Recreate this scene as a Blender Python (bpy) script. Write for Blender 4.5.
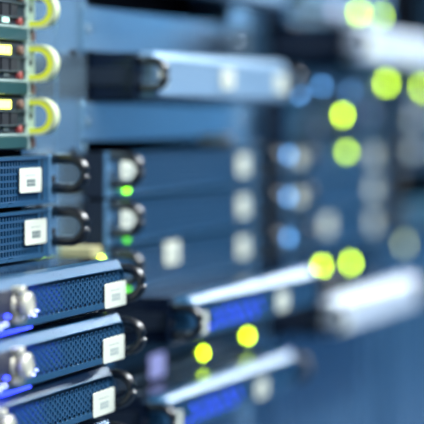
import bpy, math, random
from mathutils import Vector
random.seed(7)
scene = bpy.context.scene
for o in list(bpy.data.objects):
    bpy.data.objects.remove(o)

# ------------------------------------------------------------------ camera
FPX, VX, VY = 2210.0, 930.0, 118.0        # focal length in px, vanishing point of the rack row, horizon row
DCAM, ZC = 0.7315, 1.40                   # camera stands 0.73 m in front of the server faces, 1.4 m up
TH = math.atan((VX - 212) / FPX)
cam_d = bpy.data.cameras.new('camera')
cam = bpy.data.objects.new('camera', cam_d)
scene.collection.objects.link(cam)
cam.location = (0, -DCAM, ZC)
cam.rotation_euler = (math.pi / 2, 0, TH - math.pi / 2)
cam_d.sensor_width = 36
cam_d.lens = FPX / 424 * 36
cam_d.shift_y = -(212 - VY) / 424
cam_d.clip_start = 0.05
cam_d.dof.use_dof = True
cam_d.dof.focus_distance = 1.815
cam_d.dof.aperture_fstop = cam_d.lens / 61.0
scene.camera = cam

# ------------------------------------------------------------------ world and room light
world = bpy.data.worlds.new('world')
scene.world = world
world.use_nodes = True
wn = world.node_tree
bg = wn.nodes['Background']
bg.inputs['Color'].default_value = (0.16, 0.34, 0.70, 1)
bg.inputs['Strength'].default_value = 0.25


def area(name, loc, size, power, color, rot):
    d = bpy.data.lights.new(name, 'AREA')
    d.shape = 'RECTANGLE'
    d.size, d.size_y = size
    d.energy = power
    d.color = color
    o = bpy.data.objects.new(name, d)
    o.location = loc
    o.rotation_euler = rot
    scene.collection.objects.link(o)
    return o


# ceiling strip lights over the aisle
area('ceiling_lamp_near', (1.2, -1.1, 2.68), (2.4, 0.30), 54, (0.92, 0.98, 1.0), (0, 0, 0))
area('ceiling_lamp_middle', (3.7, -1.0, 2.68), (1.8, 0.30), 50, (0.92, 0.98, 1.0), (0, 0, 0))
area('ceiling_lamp_far', (10.6, -1.55, 2.68), (5.6, 0.50), 210, (0.92, 0.98, 1.0), (0, 0, 0))

vs = scene.view_settings
vs.view_transform = 'Standard'
vs.look = 'None'
vs.gamma = 1.0
vs.exposure = 0.9
vs.use_curve_mapping = False
scene.cycles.use_adaptive_sampling = False
scene.cycles.use_denoising = True
scene.cycles.sample_clamp_indirect = 6.0
scene.cycles.max_bounces = 8

# ------------------------------------------------------------------ materials
MATS = {}


def mat(name, color, rough=0.4, metal=0.0, spec=0.5, emit=None, estr=0.0, noise=0.0, nscale=60.0, stretch=(1, 1, 1), coat=0.0, trans=0.0):
    m = bpy.data.materials.new(name)
    m.use_nodes = True
    nt = m.node_tree
    b = nt.nodes['Principled BSDF']
    b.inputs['Base Color'].default_value = (*color, 1)
    b.inputs['Roughness'].default_value = rough
    b.inputs['Metallic'].default_value = metal
    b.inputs['Specular IOR Level'].default_value = spec
    b.inputs['Coat Weight'].default_value = coat
    b.inputs['Transmission Weight'].default_value = trans
    if emit:
        b.inputs['Emission Color'].default_value = (*emit, 1)
        b.inputs['Emission Strength'].default_value = estr
    if noise:
        tc = nt.nodes.new('ShaderNodeTexCoord')
        mp = nt.nodes.new('ShaderNodeMapping')
        mp.inputs['Scale'].default_value = stretch
        nz = nt.nodes.new('ShaderNodeTexNoise')
        nz.inputs['Scale'].default_value = nscale
        nz.inputs['Detail'].default_value = 3
        nt.links.new(tc.outputs['Object'], mp.inputs['Vector'])
        nt.links.new(mp.outputs['Vector'], nz.inputs['Vector'])
        rp = nt.nodes.new('ShaderNodeMix')
        rp.data_type = 'RGBA'
        rp.inputs['A'].default_value = (*[c * (1 - noise) for c in color], 1)
        rp.inputs['B'].default_value = (*[min(1, c * (1 + noise)) for c in color], 1)
        nt.links.new(nz.outputs['Fac'], rp.inputs['Factor'])
        nt.links.new(rp.outputs['Result'], b.inputs['Base Color'])
        mr = nt.nodes.new('ShaderNodeMapRange')
        mr.inputs['To Min'].default_value = max(0.03, rough - 0.06)
        mr.inputs['To Max'].default_value = min(1, rough + 0.06)
        nt.links.new(nz.outputs['Fac'], mr.inputs['Value'])
        nt.links.new(mr.outputs['Result'], b.inputs['Roughness'])
    MATS[name] = m
    return m


mat('chassis', (0.005, 0.010, 0.026), 0.10, 0.1, noise=0.2, nscale=20)
mat('inner', (0.045, 0.055, 0.10), 0.6, 0.0, noise=0.2)
mat('bezel', (0.030, 0.115, 0.23), 0.30, 0.4, noise=0.12, nscale=40, stretch=(1, 8, 8))
mat('grille', (0.022, 0.095, 0.205), 0.38, 0.3, noise=0.1)
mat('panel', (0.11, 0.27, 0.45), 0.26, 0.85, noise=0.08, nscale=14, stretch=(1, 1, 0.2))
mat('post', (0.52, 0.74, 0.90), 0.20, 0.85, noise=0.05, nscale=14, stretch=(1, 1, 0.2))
mat('silver', (0.22, 0.36, 0.52), 0.40, 0.35, noise=0.06)
mat('frame', (0.008, 0.014, 0.03), 0.45, 0.1, noise=0.2, nscale=12)
mat('handle', (0.004, 0.005, 0.009), 0.30, 0.0, spec=0.8, coat=0.2)
mat('sticker', (0.73, 0.75, 0.63), 0.6)
mat('print', (0.16, 0.20, 0.20), 0.7)
mat('print_soft', (0.42, 0.47, 0.44), 0.7)
mat('knob', (0.80, 0.76, 0.60), 0.40, 0.30, noise=0.08, nscale=90)
mat('ear', (0.15, 0.32, 0.52), 0.35, 0.3, noise=0.1)
mat('bolt_pale', (0.70, 0.90, 0.92), 0.35, 0.2)
mat('knob_dark', (0.22, 0.20, 0.24), 0.4, 0.6)
mat('screw', (0.55, 0.62, 0.68), 0.25, 0.9)
mat('hole', (0.005, 0.008, 0.015), 0.7)
mat('lime', (0.80, 0.84, 0.06), 0.35, emit=(0.75, 0.85, 0.0), estr=0.06)  # faint emission imitates the glow of translucent plastic edges
mat('lime_lit', (0.68, 0.73, 0.44), 0.3, spec=0.6)  # outer face of the handle, its lit paleness put into the colour
mat('module_face', (0.02, 0.032, 0.045), 0.45, 0.2, noise=0.15)
mat('rib', (0.10, 0.13, 0.15), 0.4, 0.4)
mat('control', (0.045, 0.05, 0.085), 0.35, 0.3, noise=0.15)
mat('module_teal', (0.03, 0.095, 0.09), 0.3, 0.2, noise=0.1)
mat('module_ear', (0.42, 0.54, 0.50), 0.4, 0.1, noise=0.08)
mat('red', (0.42, 0.07, 0.07), 0.4)
mat('brown', (0.22, 0.12, 0.09), 0.5)
mat('tan', (0.50, 0.44, 0.22), 0.5, noise=0.1)
mat('orange', (0.55, 0.27, 0.06), 0.5, noise=0.1)
mat('wall', (0.028, 0.120, 0.230), 0.6, noise=0.05, nscale=6)
mat('floor', (0.04, 0.09, 0.16), 0.35, noise=0.1, nscale=8)
mat('led_lime', (0.05, 0.05, 0.0), 0.5, emit=(0.52, 0.84, 0.0), estr=17)
mat('led_lime_soft', (0.1, 0.1, 0.0), 0.5, emit=(0.52, 0.85, 0.03), estr=9)
mat('led_lime_faint', (0.1, 0.1, 0.0), 0.5, emit=(0.60, 0.70, 0.35), estr=2.5)
mat('led_green', (0.02, 0.1, 0.0), 0.5, emit=(0.20, 0.9, 0.0), estr=7)
mat('led_green_dim', (0.02, 0.1, 0.0), 0.5, emit=(0.10, 0.7, 0.0), estr=1.6)
mat('led_yellow', (0.2, 0.2, 0.0), 0.5, emit=(0.95, 1.0, 0.12), estr=3.5)
mat('led_white', (0.3, 0.3, 0.3), 0.5, emit=(0.55, 1.0, 0.9), estr=1.2)
mat('led_blue', (0.0, 0.0, 0.1), 0.5, emit=(0.03, 0.05, 1.0), estr=9)
mat('lavender', (0.62, 0.62, 0.85), 0.5)
mat('label_glow', (0.3, 0.3, 0.4), 0.4, emit=(0.42, 0.46, 1.0), estr=0.35)  # glow added to a pale label that lies in shade
mat('led_blue_far', (0.0, 0.0, 0.1), 0.5, emit=(0.02, 0.05, 1.0), estr=2.2)
mat('pale', (0.56, 0.64, 0.76), 0.35, 0.1, noise=0.04)
mat('switch_face', (0.025, 0.105, 0.17), 0.35, 0.2, noise=0.1)
mat('led_bluewhite', (0.1, 0.1, 0.2), 0.5, emit=(0.26, 0.32, 1.0), estr=4.5)
mat('glint_sky', (0.1, 0.1, 0.2), 0.5, emit=(0.14, 0.42, 0.9), estr=5)  # emission standing in for glints on handles and switch faces


# ------------------------------------------------------------------ mesh helpers
class MB:
    def __init__(self):
        self.v, self.f, self.smooth = [], [], []

    def box(self, x0, x1, y0, y1, z0, z1):
        n = len(self.v)
        self.v += [(x0, y0, z0), (x1, y0, z0), (x1, y1, z0), (x0, y1, z0), (x0, y0, z1), (x1, y0, z1), (x1, y1, z1), (x0, y1, z1)]
        self.f += [(n, n + 3, n + 2, n + 1), (n + 4, n + 5, n + 6, n + 7), (n, n + 1, n + 5, n + 4), (n + 1, n + 2, n + 6, n + 5), (n + 2, n + 3, n + 7, n + 6), (n + 3, n, n + 4, n + 7)]
        return self

    def loops(self, loops, close=True, cap0=False, cap1=False):
        n = len(self.v)
        k = len(loops[0])
        for lp in loops:
            self.v += [tuple(p) for p in lp]
        for i in range(len(loops) - 1):
            for j in range(k if close else k - 1):
                a, b = n + i * k + j, n + i * k + (j + 1) % k
                self.f.append((a, b, b + k, a + k))
        if cap0:
            self.f.append(tuple(n + j for j in reversed(range(k))))
        if cap1:
            self.f.append(tuple(n + (len(loops) - 1) * k + j for j in range(k)))
        return self

    def tube(self, pts, r, seg=10, caps=True):
        pts = [Vector(p) for p in pts]
        loops = []
        for i, p in enumerate(pts):
            t = (pts[min(i + 1, len(pts) - 1)] - pts[max(i - 1, 0)]).normalized()
            up = Vector((1, 0, 0)) if abs(t.x) < 0.9 else Vector((0, 0, 1))
            a = t.cross(up).normalized()
            b = t.cross(a).normalized()
            loops.append([p + (a * math.cos(2 * math.pi * s / seg) + b * math.sin(2 * math.pi * s / seg)) * r for s in range(seg)])
        return self.loops(loops, True, caps, caps)

    def disc_y(self, cx, cz, rings, seg=20, cap0=True, cap1=True):
        """lathe round a y axis; rings = [(y, r), ...]"""
        loops = [[(cx + r * math.cos(2 * math.pi * s / seg), y, cz + r * math.sin(2 * math.pi * s / seg)) for s in range(seg)] for y, r in rings]
        return self.loops(loops, True, cap0, cap1)

    def build(self, name, m, parent=None, smooth=False, bevel=0.0):
        me = bpy.data.meshes.new(name)
        me.from_pydata(self.v, [], self.f)
        me.validate()
        import bmesh
        bm = bmesh.new()
        bm.from_mesh(me)
        bmesh.ops.recalc_face_normals(bm, faces=bm.faces)
        if bevel:
            bmesh.ops.bevel(bm, geom=list(bm.edges), offset=bevel, segments=2, affect='EDGES', profile=0.5)
        bm.to_mesh(me)
        bm.free()
        me.materials.append(MATS[m])
        if smooth:
            for p in me.polygons:
                p.use_smooth = True
        return place(name, me, parent)


def place(name, me, parent=None, loc=(0, 0, 0)):
    o = bpy.data.objects.new(name, me)
    scene.collection.objects.link(o)
    o.location = loc
    if parent:
        o.parent = parent
    return o


def thing(name, label, cat, loc, group=None):
    o = bpy.data.objects.new(name, None)
    scene.collection.objects.link(o)
    o.empty_display_size = 0.05
    o.location = loc
    o['label'], o['category'] = label, cat
    if group:
        o['group'] = group
    return o


def rrect(x0, x1, z0, z1, r, y, n=6):
    out = []
    for cx, cz, a0 in ((x1 - r, z1 - r, 0), (x0 + r, z1 - r, 90), (x0 + r, z0 + r, 180), (x1 - r, z0 + r, 270)):
        for i in range(n + 1):
            a = math.radians(a0 + 90 * i / n)
            out.append((cx + r * math.cos(a), y, cz + r * math.sin(a)))
    return out


def plate(x0, x1, z0, z1, y0, y1, r=0.002, b=0.0006, n=4):
    """rounded plate, front at y0"""
    m = MB()
    m.loops([rrect(x0, x1, z0, z1, r, y1, n), rrect(x0, x1, z0, z1, r, y0 + b, n), rrect(x0 + b, x1 - b, z0 + b, z1 - b, max(r - b, 1e-4), y0, n)], True, True, True)
    return m


def hex_grille(x0, x1, z0, z1, a=0.006, hole=0.0023, depth=0.0015):
    """sheet (front at y=0) pierced by a staggered field of six-sided holes"""
    m = MB()
    R = a / math.sqrt(3)
    dx = a * math.sqrt(3) / 2
    nc = int((x1 - x0) / dx)
    ang = [math.radians(60 * k) for k in range(6)]
    for c in range(nc + 1):
        cx = x0 + c * dx
        off = (a / 2) if c % 2 else 0
        k = 0
        while True:
            cz = z0 + off + k * a
            if cz > z1:
                break
            m.loops([[(cx + R * math.cos(t), 0, cz + R * math.sin(t)) for t in ang],
                     [(cx + hole * math.cos(t), 0, cz + hole * math.sin(t)) for t in ang],
                     [(cx + hole * math.cos(t), depth, cz + hole * math.sin(t)) for t in ang]])
            k += 1
    return m


def slot_grille(x0, x1, z0, rows, px=0.0062, pz=0.0058, hx=0.0042, hz=0.0040, depth=0.0015):
    m = MB()
    nc = int((x1 - x0) / px)
    for c in range(nc):
        for r in range(rows):
            ax, az = x0 + c * px, z0 + r * pz
            bx, bz = ax + px, az + pz
            ex, ez = (px - hx) / 2, (pz - hz) / 2
            o = [(ax, 0, az), (bx, 0, az), (bx, 0, bz), (ax, 0, bz)]
            i = [(ax + ex, 0, az + ez), (bx - ex, 0, az + ez), (bx - ex, 0, bz - ez), (ax + ex, 0, bz - ez)]
            m.loops([o, i, [(p[0], depth, p[2]) for p in i]])
    return m


def d_path(x, L, z0, z1, r, y0=0.0, n=7):
    pts = [(x, y0, z1), (x, -(L - r) * 0.5, z1)]
    for i in range(n + 1):
        a = math.radians(90 * i / n)
        pts.append((x, -(L - r) - r * math.sin(a), z1 - r + r * math.cos(a)))
    for i in range(n + 1):
        a = math.radians(90 * i / n)
        pts.append((x, -(L - r) - r * math.cos(a), z0 + r - r * math.sin(a)))
    pts += [(x, -(L - r) * 0.5, z0), (x, y0, z0)]
    return pts


def strap(x0, x1, path_out, path_in):
    """closed band between two (y, z) outlines, from x0 to x1"""
    m = MB()
    loops = []
    for (yo, zo), (yi, zi) in zip(path_out, path_in):
        loops.append([(x0, yo, zo), (x1, yo, zo), (x1, yi, zi), (x0, yi, zi)])
    m.loops(loops, True, True, True)
    return m


MESH = {}


def shared(key, name, builder, m, parent, loc=(0, 0, 0), **kw):
    """one mesh, many parts"""
    if key in MESH:
        return place(name, MESH[key], parent, loc)
    o = builder().build(name, m, parent, **kw)
    o.location = loc
    MESH[key] = o.data
    return o


HW = 0.2415          # half of a 19 inch panel
UH = 0.046           # one rack unit in this scene
RACK = {1: 1.327, 2: 1.934, 3: 2.541, 4: 3.148}   # left edge of each rack's panels (world x)


def pix(x, y, Y):
    """world point on the plane y=Y seen at photo pixel (x, y)"""
    D = DCAM + Y
    t = math.tan(TH)
    X = D * (FPX + t * (x - 212)) / (VX - x)
    Z = ZC - (y - VY) * D / (math.cos(TH) * (VX - x))
    return Vector((X, Y, Z))


# ------------------------------------------------------------------ the setting
def shell(name, m, *b):
    o = MB().box(*b).build(name, m)
    o['kind'] = 'structure'


shell('floor', 'floor', -1.5, 15.0, -2.1, 1.3, -0.05, 0.0)
shell('ceiling', 'wall', -1.5, 15.0, -2.1, 1.3, 2.72, 2.77)
shell('wall_back', 'wall', -1.5, 15.0, 1.3, 1.35, 0.0, 2.72)
shell('wall_front', 'wall', -1.5, 15.0, -2.15, -2.1, 0.0, 2.72)
shell('wall_left', 'wall', -1.55, -1.5, -2.1, 1.3, 0.0, 2.72)
shell('wall_right', 'wall', 15.0, 15.05, -2.1, 1.3, 0.0, 2.72)

# ------------------------------------------------------------------ racks
YP = 0.026
RACK_LABEL = {1: 'blue-grey rack on the far left holding the lime-handled modules and in-focus servers',
              2: 'blue-grey rack in the middle, just right of the in-focus servers',
              3: 'blurred blue rack behind the lime lamp spots, right of the middle rack',
              4: 'blurred rack cut off by the right edge of the picture'}
for i, X0 in RACK.items():
    cx = X0 + HW
    r = thing('server_rack', RACK_LABEL[i], 'rack', (cx, 0, 0), 'row of server racks')
    b = 0.3025
    for s in (-1, 1):
        xi = HW - 0.0155
        x0, x1 = (xi, b) if s > 0 else (-b, -xi)
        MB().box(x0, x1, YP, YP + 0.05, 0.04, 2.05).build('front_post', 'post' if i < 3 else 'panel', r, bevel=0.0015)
        MB().box(x0, x1, 0.86, 0.90, 0.04, 2.05).build('rear_post', 'frame', r)
        xa, xb = (b - 0.004, b) if s > 0 else (-b, -b + 0.004)
        MB().box(xa, xb, YP + 0.05, 0.86, 0.04, 2.05).build('side_panel', 'frame', r)
    MB().box(-b, b, YP, 0.90, 0.0, 0.04).build('base', 'frame', r)
    MB().box(-b, b, YP, 0.90, 2.05, 2.09).build('top_panel', 'frame', r)
    MB().box(-b + 0.004, b - 0.004, 0.885, 0.89, 0.04, 2.05).build('rear_panel', 'frame', r)
    for q in ((39, 47, 144) if i == 2 else ()):
        w = pix(84, q, YP)
        shared('bolt_pale', 'bolt', lambda: MB().disc_y(0, 0, [(0.001, 0.0048), (-0.0001, 0.0048), (-0.0004, 0.003)], 14), 'bolt_pale', r, (max(w.x - cx, -HW - 0.0055), YP, w.z))
    # screws and slots on the visible part of the posts
    for k in range(-9, 8):
        zz = ZC + 0.015 + k * UH
        for s in (-1, 1):
            if (k + (s > 0)) % 2 == 0:
                shared('screw_post', 'bolt', lambda: MB().disc_y(0, 0, [(0.001, 0.0045), (-0.0001, 0.0045), (-0.0003, 0.003)], 14), 'screw', r, (s * (HW + 0.0065 if s < 0 else HW + 0.046), YP, zz), smooth=False)
            else:
                shared('slot_post', 'slot', lambda: plate(-0.009, 0.009, -0.003, 0.003, -0.0004, 0.0004, 0.0028, 0.0002), 'hole', r, (s * (HW + 0.020), YP + 0.0002, zz))


# ------------------------------------------------------------------ parts shared by several machines
def chassis(root, depth=0.68, h=UH - 0.0025, m='chassis', y0=0.003, w=0.2195):
    def mk():
        return MB().box(-w, w, y0, depth, 0.0, h)
    return shared(('chassis', depth, h, m, y0, w), 'chassis', mk, m, root, bevel=0.0012)


def ears(root, h=0.043, back=0.0235, m='bezel', x_in=0.2235, sides=(-1, 1), slide=0.0):
    for s in sides:
        x0, x1 = (x_in, HW) if s > 0 else (-HW, -x_in)
        e = shared(('ear', h, back, m, x_in, s), 'mounting_ear', lambda: MB().box(x0, x1, 0.0, 0.003, 0.0005, h), m, root, bevel=0.0008)
        if back > 0.004:
            xc, xd = (x0, x1 - 0.0008) if s > 0 else (x0 + 0.0008, x1)
            shared(('bracket', h, back, x_in, s), 'bracket', lambda: MB().box(xc, xd, 0.003, back, 0.0005, h), 'frame', root)
        shared(('earhole',), 'screw_hole', lambda: plate(-0.0045, 0.0045, -0.0035, 0.0035, -0.0003, 0.0005, 0.003, 0.0002), 'hole', e, ((x0 + x1) / 2, -0.0002, h * 0.5))
        if slide:
            xa, xb = (0.2197, 0.2235) if s > 0 else (-0.2235, -0.2197)
            shared(('slide', slide, s), 'slide_rail', lambda: MB().box(xa, xb, back, 0.68, 0.014, 0.030), 'frame', root)


def handle(root, s, z0=0.006, z1=0.0405, L=0.0325, r=0.0145, rad=0.0044, x=None):
    x = x if x is not None else s * 0.2325
    return shared(('handle', s, z0, z1, L, r, rad, x), 'handle', lambda: MB().tube(d_path(x, L - rad, z0 + rad, z1 - rad, r), rad, 12), 'handle', root, smooth=True)


def sticker(root, x0, x1, z0, z1, y, seed=0):
    o = plate(x0, x1, z0, z1, y - 0.0008, y, 0.0022, 0.0003).build('label_plate', 'sticker', root)
    o['label'] = 'off-white rounded label'
    w, h = x1 - x0, z1 - z0
    m, m2 = MB(), MB()
    # a small dark patch of print low in the middle and a faint line above it
    for i in range(3):
        for k in range(2):
            xx = x0 + w * (0.31 + 0.135 * i)
            zz = z0 + h * (0.26 + 0.155 * k)
            m.box(xx, xx + w * 0.12, y - 0.00095, y - 0.0007, zz, zz + h * 0.135)
    for i in range(6):
        xx = x0 + w * (0.26 + 0.08 * i)
        m2.box(xx, xx + w * 0.05, y - 0.00095, y - 0.0007, z0 + h * 0.68, z0 + h * 0.73)
    m.build('printed_block', 'print_soft' if seed % 2 else 'print', o)
    m2.build('printed_line', 'print_soft', o)
    return o


def led(root, x, y, z, r, m, name='status_lamp'):
    o = shared(('led', r, m), name, lambda: MB().disc_y(0, 0, [(0.001, r), (-0.0012, r), (-0.0022, r * 0.7)], 16), m, root, (x, y, z), smooth=False)
    return o


# ------------------------------------------------------------------ server with a slotted front and black handles
def slot_server(rack, ztop, label, stickers, pull=0.0, green=None, lime=None, glint=None, group='slotted servers mounted flush in the racks', tint='grille'):
    X0 = RACK[rack]
    r = thing('rack_server', label, 'server', (X0 + HW, -pull, ZC + ztop - UH + 0.001), group)
    chassis(r, y0=0.012, h=0.0412)
    # frame round the perforated field
    def fr():
        m = MB()
        m.box(-0.2195, 0.2195, -0.0015, 0.012, 0.0395, 0.0422)
        m.box(-0.2195, 0.2195, -0.0015, 0.012, 0.0005, 0.0042)
        m.box(-0.2195, -0.193, -0.0005, 0.012, 0.0042, 0.0395)
        m.box(0.196, 0.2195, -0.0005, 0.012, 0.0042, 0.0395)
        return m
    shared(('slotframe', tint), 'front_frame', fr, 'bezel', r)
    shared(('slotgrille', tint), 'perforated_grille', lambda: slot_grille(-0.194, 0.197, 0.0042, 6, pz=0.00588), tint, r, (0, 0.0, 0))
    shared('slotback', 'backing_plate', lambda: MB().box(-0.2, 0.2, 0.0105, 0.0119, 0.004, 0.04), 'hole', r)
    shared('slotedge', 'seam_strip', lambda: MB().box(0.2037, 0.2052, -0.0012, 0.0, 0.004, 0.04), 'hole', r)
    ears(r, slide=0.0, m='ear')
    handle(r, 1, z0=0.0085, z1=0.0440, L=0.0352, rad=0.0048)
    handle(r, -1, z0=0.0085, z1=0.0440, L=0.0352, rad=0.0048)
    for k, (xa, xb, za, zb) in enumerate(stickers):
        sticker(r, xa - X0 - HW, xb - X0 - HW, za - (ztop - UH + 0.001), zb - (ztop - UH + 0.001), -0.0017, int(-ztop * 1000) + k)
    if green:
        led(r, green[0] - X0 - HW, -0.0015, green[1] - (ztop - UH + 0.001), 0.004, 'led_green' if ztop > -0.05 else 'led_green_dim')
    if glint:  # glowing disc added in place of a handle glint
        w = pix(glint[0], glint[1], -0.001)
        led(r, max(w.x - X0 - HW, -HW + 0.005), 0.0, w.z - ZC - (ztop - UH + 0.001), 0.0042, 'glint_sky', 'lamp_or_glint')
    if lime:  # lit disc added for the reflection of the lime lamp above
        w = pix(lime[0], lime[1], -0.002)
        led(r, w.x - X0 - HW, -0.0018, w.z - ZC - (ztop - UH + 0.001), 0.0052, 'led_lime_soft', 'lamp_or_glint')
    return r


slot_server(1, -0.030, 'perforated server with black handle, upper of the two directly under the lime-handled modules',
            [(1.7205, 1.768, -0.0637, -0.0426)])
slot_server(1, -0.076, 'perforated server with black handle, lower of the two directly above the pulled-out servers',
            [(1.732, 1.7795, -0.1083, -0.087)])
names2 = ['top', 'middle', 'bottom']
slab = {2: 'blurred slotted server in the middle rack, %s of its three, with two white labels',
        3: 'very blurred slotted server in the rack behind the lime lamps, %s of its three'}
for rk in (2, 3):
    dx = RACK[rk] - RACK[2]
    for k in range(3):
        zt = -0.030 - k * UH
        zc_ = zt - 0.0225
        lx = (1.966, 2.002) if k < 2 else (2.092, 2.137)
        zo = 0.003 if k < 2 else 0.008
        slot_server(rk, zt, slab[rk] % names2[k],
                    [(lx[0] + dx, lx[1] + dx, zc_ - 0.0115 + zo, zc_ + 0.0115 + zo), (2.338 + dx, 2.378 + dx, zc_ - 0.0115, zc_ + 0.0115)],
                    green=((1.983 + dx, zt - 0.0372 - 0.002 * k) if rk == 2 else None), lime=((347, 152) if (rk, k) == (3, 0) else None), glint=((288, (155, 197, 238)[k]) if rk == 3 else None))


# ------------------------------------------------------------------ pulled-out server with a lipped bezel
def bezel_server(rack, ztop, label, pull, stickers, bright='bezel', knob_x=None, blue=None, grille='hex', h=0.0405, group='servers pulled forward out of the racks', bdepth=0.0155, left_handle=True, blue_tags=()):
    X0 = RACK[rack]
    zb = ztop - UH + 0.001
    r = thing('bezel_server', label, 'server', (X0 + HW, -pull, ZC + zb), group)
    z0, z1 = UH - 0.001 - h, UH - 0.001
    chassis(r, h=UH - 0.0014)
    yb = -bdepth

    def fr():
        m = MB()
        w = 0.2235
        it, ib, is_ = 0.0082, 0.0065, 0.004
        L = [rrect(-w, w, z0, z1, 0.010, 0.003, 8),
             rrect(-w, w, z0, z1, 0.010, yb + 0.0050, 8),
             rrect(-w + 0.0006, w - 0.0006, z0 + 0.0004, z1 - 0.0006, 0.010, yb + 0.0040, 8),
             rrect(-w + 0.0026, w - 0.0026, z0 + 0.0016, z1 - 0.0068, 0.0088, yb + 0.0004, 8),
             rrect(-w + 0.0032, w - 0.0032, z0 + 0.0020, z1 - 0.0074, 0.0085, yb, 8),
             rrect(-w + is_, w - is_, z0 + ib, z1 - it, 0.0075, yb, 8),
             rrect(-w + is_, w - is_, z0 + ib, z1 - it, 0.0075, yb + 0.004, 8)]
        m.loops(L)
        return m
    shared(('bezel', bright, h, bdepth), 'bezel_frame', fr, bright, r, smooth=False)
    if grille == 'hex':
        shared(('hexg', h, bdepth), 'perforated_grille', lambda: hex_grille(-0.217, 0.217, z0 + 0.0092, z1 - 0.0105), 'grille', r, (0, yb + 0.0012, 0))
        shared(('bback', h), 'backing_plate', lambda: MB().box(-0.218, 0.218, 0.0012, 0.0029, z0 + 0.003, z1 - 0.004), 'inner', r)
    else:
        shared(('flatf', h, bright, bdepth), 'front_plate', lambda: MB().box(-0.219, 0.219, yb + 0.001, yb + 0.003, z0 + 0.005, z1 - 0.006), bright, r)
    ears(r, back=0.003, slide=1.0, m='chassis')
    handle(r, 1)
    if left_handle:
        handle(r, -1)
    for k, (xa, xb, za, zb_) in enumerate(stickers):
        sticker(r, xa - X0 - HW, xb - X0 - HW, za - zb, zb_ - zb, yb - 0.0003, int(-ztop * 1000) + k)
    if knob_x is not None:
        kx, kz = knob_x - X0 - HW, z0 + h * 0.5

        def kn():
            return MB().disc_y(0, 0, [(0.002, 0.0092), (-0.0012, 0.0092), (-0.0024, 0.0085), (-0.0028, 0.005), (-0.0065, 0.005)], 24)
        t = shared('knob_base', 'thumbscrew', kn, 'knob', r, (kx, yb, kz), smooth=False)

        def kh():
            m = MB()
            seg = 40
            rings = [(-0.0065, 0.005), (-0.0068, 0.0084), (-0.0080, 0.0090), (-0.0115, 0.0090), (-0.0127, 0.0082), (-0.0131, 0.0068), (-0.0125, 0.0060), (-0.0125, 0.002)]
            loops = []
            for q, (y, rr) in enumerate(rings):
                loops.append([((rr + (0.0005 if (s % 2 and q in (2, 3)) else 0)) * math.cos(2 * math.pi * s / seg), y, (rr + (0.0005 if (s % 2 and q in (2, 3)) else 0)) * math.sin(2 * math.pi * s / seg)) for s in range(seg)])
            return m.loops(loops, True, False, True)
        shared('knob_head', 'knurled_head', kh, 'knob', t, (0, 0, 0), smooth=False)
        shared('knob_ring', 'neck_ring', lambda: MB().disc_y(0, 0, [(-0.0030, 0.0062), (-0.0062, 0.0062)], 20), 'knob_dark', t)
        # clamp plates that hold the screw at the bezel's upper and lower edge
        for sz in (-1, 1):
            shared(('clamp', sz), 'clamp_tab', lambda: MB().box(-0.007, 0.005, -0.007, 0.001, 0.0095 if sz > 0 else -0.0140, 0.0140 if sz > 0 else -0.0095), 'knob', t, bevel=0.0008)
    if blue is not None:
        for (bx, bz, br, by, bm_) in blue:
            led(r, bx - X0 - HW, by, bz, br, bm_)
    return r


def s3_blue(kx):
    L = []
    # lamps behind the lowest rows of holes
    for q in range(6):
        L.append((kx + 0.021 + q * 0.0052, 0.0130 + 0.003 * (q % 2), 0.0009, -0.0128, 'led_bluewhite'))
    # lamps on the control plate beyond the thumbscrew
    L += [(kx - 0.024, 0.0120, 0.0011, -0.0170, 'led_bluewhite'), (kx - 0.020, 0.0175, 0.0009, -0.0170, 'led_blue'),
          (kx - 0.034, 0.0105, 0.0012, -0.0170, 'led_bluewhite')]
    return L


def sharp_extras(r, kx, top):
    """control plate left of the thumbscrew, lamp strip behind the lip, added glow bars under the bezel"""
    lx = kx - RACK[1] - HW
    plate(-0.2185, lx - 0.006, 0.0105, 0.0375, -0.0165, -0.0135, 0.002, 0.0006).build('control_plate', 'control', r)
    MB().box(lx + 0.008, lx + 0.085, -0.006, -0.003, 0.0390, 0.0400).build('lamp_strip', 'led_blue', r)
    # added glow bars under the bezel imitating the blue reflection on the case below
    MB().box(lx - 0.10, lx - 0.045, -0.0135, -0.0120, 0.0028, 0.0043).build('streak_bar', 'led_bluewhite', r)
    MB().box(lx - 0.044, lx + 0.040, -0.0125, -0.0120, 0.0036, 0.0042).build('streak_bar', 'led_blue', r)


PULLED = [(-0.1215, 0.055, 1.7405, 1.7915, 1.551, 'uppermost'), (-0.1675, 0.055, 1.737, 1.7875, 1.549, 'second from the top'),
          (-0.2135, 0.0455, 1.738, 1.7885, 1.537, 'third from the top'), (-0.2595, 0.0455, 1.738, 1.7885, 1.537, 'lowest, cut by picture edge')]
for zt, pl, xa, xb, kx, w in PULLED:
    sv = bezel_server(1, zt, 'sharp pulled-out server with perforated bezel and thumbscrew, %s in its stack' % w, pl,
                 [(xa, xb, zt - 0.0395, zt - 0.0185)], knob_x=kx, blue=s3_blue(kx))
    sharp_extras(sv, kx, zt < -0.13)


def far_blue(x0):
    L = []
    for q in range(18):
        L.append((x0 + q * 0.0095, 0.0125 + 0.0065 * (q * 2 % 3), 0.0026, -0.0125, 'led_blue_far'))
    return L


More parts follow.
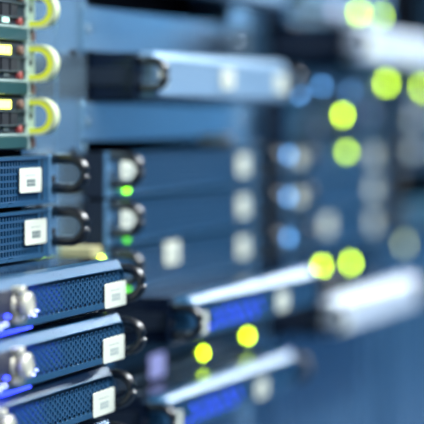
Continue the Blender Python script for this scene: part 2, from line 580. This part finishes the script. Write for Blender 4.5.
bezel_server(2, -0.1675, 'blurred pulled-out server with bright lip, upper one of two in the middle rack', 0.0615,
             [(2.235, 2.275, -0.204, -0.185), (1.974, 1.998, -0.204, -0.184)], blue=far_blue(2.02))
bezel_server(2, -0.2608, 'blurred pulled-out server with bright lip, lower one of two in the middle rack', 0.0355,
             [(2.245, 2.285, -0.299, -0.280), (1.974, 1.998, -0.299, -0.279)], blue=far_blue(2.03))
bezel_server(2, 0.0625, 'smooth pale silver server with white label, pulled out between two blue blanking panels', 0.0275,
             [(2.150, 2.192, 0.030, 0.050), (2.345, 2.385, 0.028, 0.048), (1.958, 1.980, 0.029, 0.050)], bright='silver', grille='flat', h=0.043)
bezel_server(2, 0.168, 'pale silver server cut off by the top edge, above the middle rack', 0.0275, [], bright='silver', grille='flat', h=0.043)
bezel_server(3, 0.1115, 'large pale blurred server bezel near the top right corner', 0.0675,
             [(2.62, 2.66, 0.075, 0.098), (2.80, 2.84, 0.075, 0.098)], bright='pale', grille='flat', h=0.043)
bezel_server(3, -0.2175, 'large pale blurred server bezel under the pair of lime lamps at right', 0.0405,
             [(2.58, 2.62, -0.258, -0.236)], bright='pale', grille='flat', h=0.043)


# ------------------------------------------------------------------ blanking panels
def blank(rack, ztop, zbot, label, m='panel', y=YP):
    X0 = RACK[rack]
    r = thing('blanking_panel', label, 'panel', (X0 + HW, y, ZC + zbot), 'blank filler panels')
    h = ztop - zbot - 0.0015
    plate(-HW, HW, 0, h, -0.004, 0.0, 0.0015, 0.0008, 2).build('panel_plate', m, r)
    for s in (-1, 1):
        for zz in ((h / 2,) if h < 0.06 else (0.02, h - 0.02)):
            shared('bscrew', 'panel_screw', lambda: MB().disc_y(0, 0, [(0, 0.0042), (-0.002, 0.0042), (-0.003, 0.0028)], 14), 'screw', r, (s * 0.2325, -0.004, zz))
    return r


blank(2, 0.1075, 0.063, 'light blue blanking panel above the smooth silver server', 'post')
blank(2, 0.0165, -0.0225, 'light blue blanking panel beneath the smooth silver server', 'post')
blank(2, -0.309, -0.62, 'tall blue blanking panel under the lower pulled-out server of the middle rack')
blank(3, -0.268, -0.62, 'tall blue blanking panel filling the lower right of the picture')
blank(3, 0.30, 0.160, 'tall blue blanking panel above the lamps at the top right')
blank(4, -0.170, -0.62, 'tall blue blanking panel at the right edge, lowest')
blank(1, -0.307, -0.62, 'tall blue blanking panel below the in-focus servers')
blank(1, 0.40, 0.1135, 'tall blue blanking panel above the lime-handled modules')


# ------------------------------------------------------------------ dark switches with lime lamps
def switch(rack, ztop, label, lamps, y=0.0, m='chassis', ports=True, glint_tags=()):
    X0 = RACK[rack]
    zb = ztop - UH + 0.001
    r = thing('network_switch', label, 'switch', (X0 + HW, y, ZC + zb), 'network switches with lit lamps')
    chassis(r, depth=0.45, m='chassis')
    plate(-0.2232, 0.2232, 0.0005, 0.0435, -0.002, 0.003, 0.002, 0.0008).build('face_plate', m, r)
    ears(r, back=YP - y - 0.0005 if y < YP else 0.003)
    if ports:
        for q in range(12):
            p = shared('port', 'port', lambda: MB().box(-0.0075, 0.0075, -0.0024, -0.0015, -0.0055, 0.0055), 'hole', r, (-0.19 + q * 0.021, 0, 0.014))
    for (px_, py_, hw, hh) in glint_tags:  # pale plates imitating blurred glints on the switch face
        w = pix(px_, py_, y - 0.0025)
        plate(w.x - X0 - HW - hw, w.x - X0 - HW + hw, w.z - ZC - zb - hh, w.z - ZC - zb + hh, -0.0032, -0.0019, 0.002, 0.0003).build('glint_tag', 'lavender', r)
    for (px_, py_, rad, mm) in lamps:  # blue entries are added glow discs imitating glints
        w = pix(px_, py_, y - 0.003)
        led(r, w.x - X0 - HW, -0.0022, w.z - ZC - zb, rad, mm, 'lamp_or_glint')
    return r


sw = switch(2, -0.2145, 'dark switch with two lime lamps between the two pulled-out servers of the middle rack', [(203.5, 353, 0.0042, 'led_lime'), (248, 336, 0.0044, 'led_lime')])
plate(2.046 - RACK[2] - HW, 2.090 - RACK[2] - HW, 0.002, 0.026, -0.0032, -0.0018, 0.003, 0.0004).build('glowing_label', 'label_glow', sw)  # pale label with added glow, as it sits in shade
switch(3, -0.168, 'dark switch with two lime lamps under three slotted servers, right of centre', [(351, 263, 0.0052, 'led_lime'), (322, 266, 0.005, 'led_lime')])
switch(3, 0.0625, 'blue switch with one lime lamp directly under the large pale bezel at top right', [(387, 83, 0.0052, 'led_lime'), (300, 94, 0.0042, 'glint_sky'), (322, 86, 0.004, 'glint_sky'), (350, 92, 0.004, 'glint_sky')], m='switch_face', glint_tags=[(302, 92, 0.012, 0.008), (326, 84, 0.016, 0.012), (350, 88, 0.016, 0.012)])
switch(3, 0.0165, 'blue switch with a bright lime lamp above its dimmer reflection, right of centre', [(343, 115, 0.0052, 'led_lime')], m='switch_face', glint_tags=[(318, 128, 0.010, 0.006), (372, 114, 0.02, 0.007)])
switch(3, 0.1585, 'blue switch with lime lamps at the top edge above the large pale bezel', [(359, 13, 0.0055, 'led_lime'), (381, 16, 0.006, 'led_lime_soft')], m='switch_face', glint_tags=[(335, 10, 0.018, 0.008)])
switch(4, 0.0625, 'blurred switch with a lime lamp cut by the right edge of the picture', [(424, 88, 0.006, 'led_lime')], m='switch_face', glint_tags=[(415, 104, 0.01, 0.006)])
switch(4, -0.122, 'blurred switch with a soft green lamp low at the right edge', [(405, 244, 0.008, 'led_lime_faint')], m='switch_face')
slot_server(4, 0.0165, 'very blurred slotted server at the right edge, upper of two', [(3.19, 3.23, -0.02, 0.005)])
slot_server(4, -0.0295, 'very blurred slotted server at the right edge, lower of two', [(3.19, 3.23, -0.066, -0.041)])
bezel_server(4, 0.1115, 'pale blurred server bezel cut by the right edge of the picture', 0.02, [], bright='pale', grille='flat', h=0.043)


# ------------------------------------------------------------------ modules with lime handles
def module(ztop, label, k):
    X0 = RACK[1]
    zb = ztop - 0.0468
    yw = 0.0225
    r = thing('port_module', label, 'module', (X0 + HW, yw, ZC + zb), 'port modules with lime handles')
    H = 0.0462
    chassis(r, depth=0.30, h=H)
    shared('mface', 'face_plate', lambda: MB().box(-0.221, 0.221, 0.0, 0.003, 0.014, H), 'module_face', r)
    shared('mteal', 'clear_strip', lambda: plate(-0.221, 0.221, 0.0015, 0.0125, -0.0035, 0.003, 0.002, 0.0008), 'module_teal', r)
    shared('mline', 'edge_strip', lambda: MB().box(-0.221, 0.221, -0.003, 0.0, 0.0128, 0.0146), 'module_ear', r)
    for s in (-1, 1):
        x0, x1 = (0.221, HW) if s > 0 else (-HW, -0.221)
        e = shared(('mear', s), 'mounting_ear', lambda: MB().box(x0, x1, -0.0015, 0.003, 0.0005, H), 'module_ear', r, bevel=0.0006)
        shared('mearhole', 'screw_hole', lambda: plate(-0.003, 0.003, -0.003, 0.003, -0.0003, 0.0005, 0.0028, 0.0002), 'hole', e, ((x0 + x1) / 2, -0.0016, 0.030))
        shared('mearhole2', 'brown_clip', lambda: plate(-0.004, 0.004, -0.0045, 0.0045, -0.0015, 0.0005, 0.0015, 0.0004), 'brown', e, ((x0 + x1) / 2 + 0.004, -0.0016, 0.0068))
        L, r0, th, sk = 0.0262, 0.0163, 0.0062, 0.0022
        zt, zl = 0.0458, 0.0130
        po = [(p[1], p[2]) for p in d_path(0, L, zl, zt, r0)]
        pm = [(p[1], p[2]) for p in d_path(0, L - sk, zl + sk, zt - sk, r0 - sk)]
        pi_ = [(p[1], p[2]) for p in d_path(0, L - th - sk * 0.5, zl + th, zt - th, r0 - th)]
        xa, xb = (0.2275, 0.2385) if s > 0 else (-0.2385, -0.2275)
        h = shared(('limeh', s), 'handle', lambda: strap(xa, xb, pm, pi_), 'lime', r, smooth=False)
        h['label'] = 'lime yellow plastic handle'
        shared(('limeo', s), 'outer_band', lambda: strap(xa - 0.0003, xb + 0.0003, po, pm), 'lime_lit', h, smooth=False)
    # ports, lamps, print and buttons along the face
    for q in range(22):
        x = 0.205 - q * 0.019
        shared('mport', 'port', lambda: MB().box(-0.0075, 0.0075, -0.0022, 0.0, -0.0055, 0.0055), 'hole', r, (x - 0.012, 0, 0.0278))
        if q % 4 == 3 and k == 0:
            continue
    for q in range(5):
        led_m = 'led_yellow'
        x = 0.182 - q * 0.012 - (0.05 if k == 0 else 0)
        shared(('mled', led_m), 'lamp_or_glint', lambda: MB().box(-0.0045, 0.0045, -0.002, 0.0, -0.0036, 0.0036), led_m, r, (x, 0, 0.0398))
    shared('mbrown', 'brown_button', lambda: MB().disc_y(0, 0, [(0, 0.0042), (-0.003, 0.0042), (-0.004, 0.003)], 14), 'brown', r, (0.208, 0, 0.0398))
    shared('mred', 'red_button', lambda: MB().disc_y(0, 0, [(0, 0.0038), (-0.003, 0.0038), (-0.004, 0.003)], 14), 'red', r, (0.205, 0, 0.0182))
    for q in range(3):
        shared(('mtag', k == 0), 'small_white_tag', lambda: MB().box(-0.006, 0.006, -0.0012, 0.0, -0.002, 0.002), 'led_white' if k == 0 else 'rib', r, (0.178 - q * 0.022, 0, 0.0188))
    for q in range(6):
        shared('mdiv', 'divider_rib', lambda: MB().box(-0.221, 0.221, -0.0032, 0.0, -0.0005, 0.0005), 'rib', r, (0, 0, 0.0340 if q == 0 else 0.0218)) if q < 2 else None
    return r


for k, zt in enumerate((0.1123, 0.0655, 0.0187)):
    module(zt, ['port module with lime handle cut by the top edge of the picture', 'middle port module with lime handle at the upper left',
                'lowest port module with lime handle, just above the black-handled servers'][k], k)

# ------------------------------------------------------------------ small things on the posts
w = pix(96, 252.5, -0.004)
t = thing('connector_block', 'small tan connector on the post right of the lower perforated server', 'connector', (w.x, YP, w.z - 0.005))
plate(-0.012, 0.016, 0, 0.0105, -0.030, -0.0002, 0.002, 0.0008).build('block', 'tan', t)
led(t, 0.012, -0.0305, -0.0022, 0.0035, 'led_lime_soft')
w = pix(212, 139, YP)
t = thing('cable_strap', 'short orange-brown strap in the dark gap above the top slotted server', 'strap', (w.x, YP - 0.004, w.z - 0.005))
plate(-0.05, 0.05, 0, 0.009, -0.003, 0.0, 0.0015, 0.0005).build('band', 'orange', t)
plate(-0.008, 0.008, -0.001, 0.008, -0.006, -0.003, 0.0015, 0.0005).build('buckle', 'tan', t)
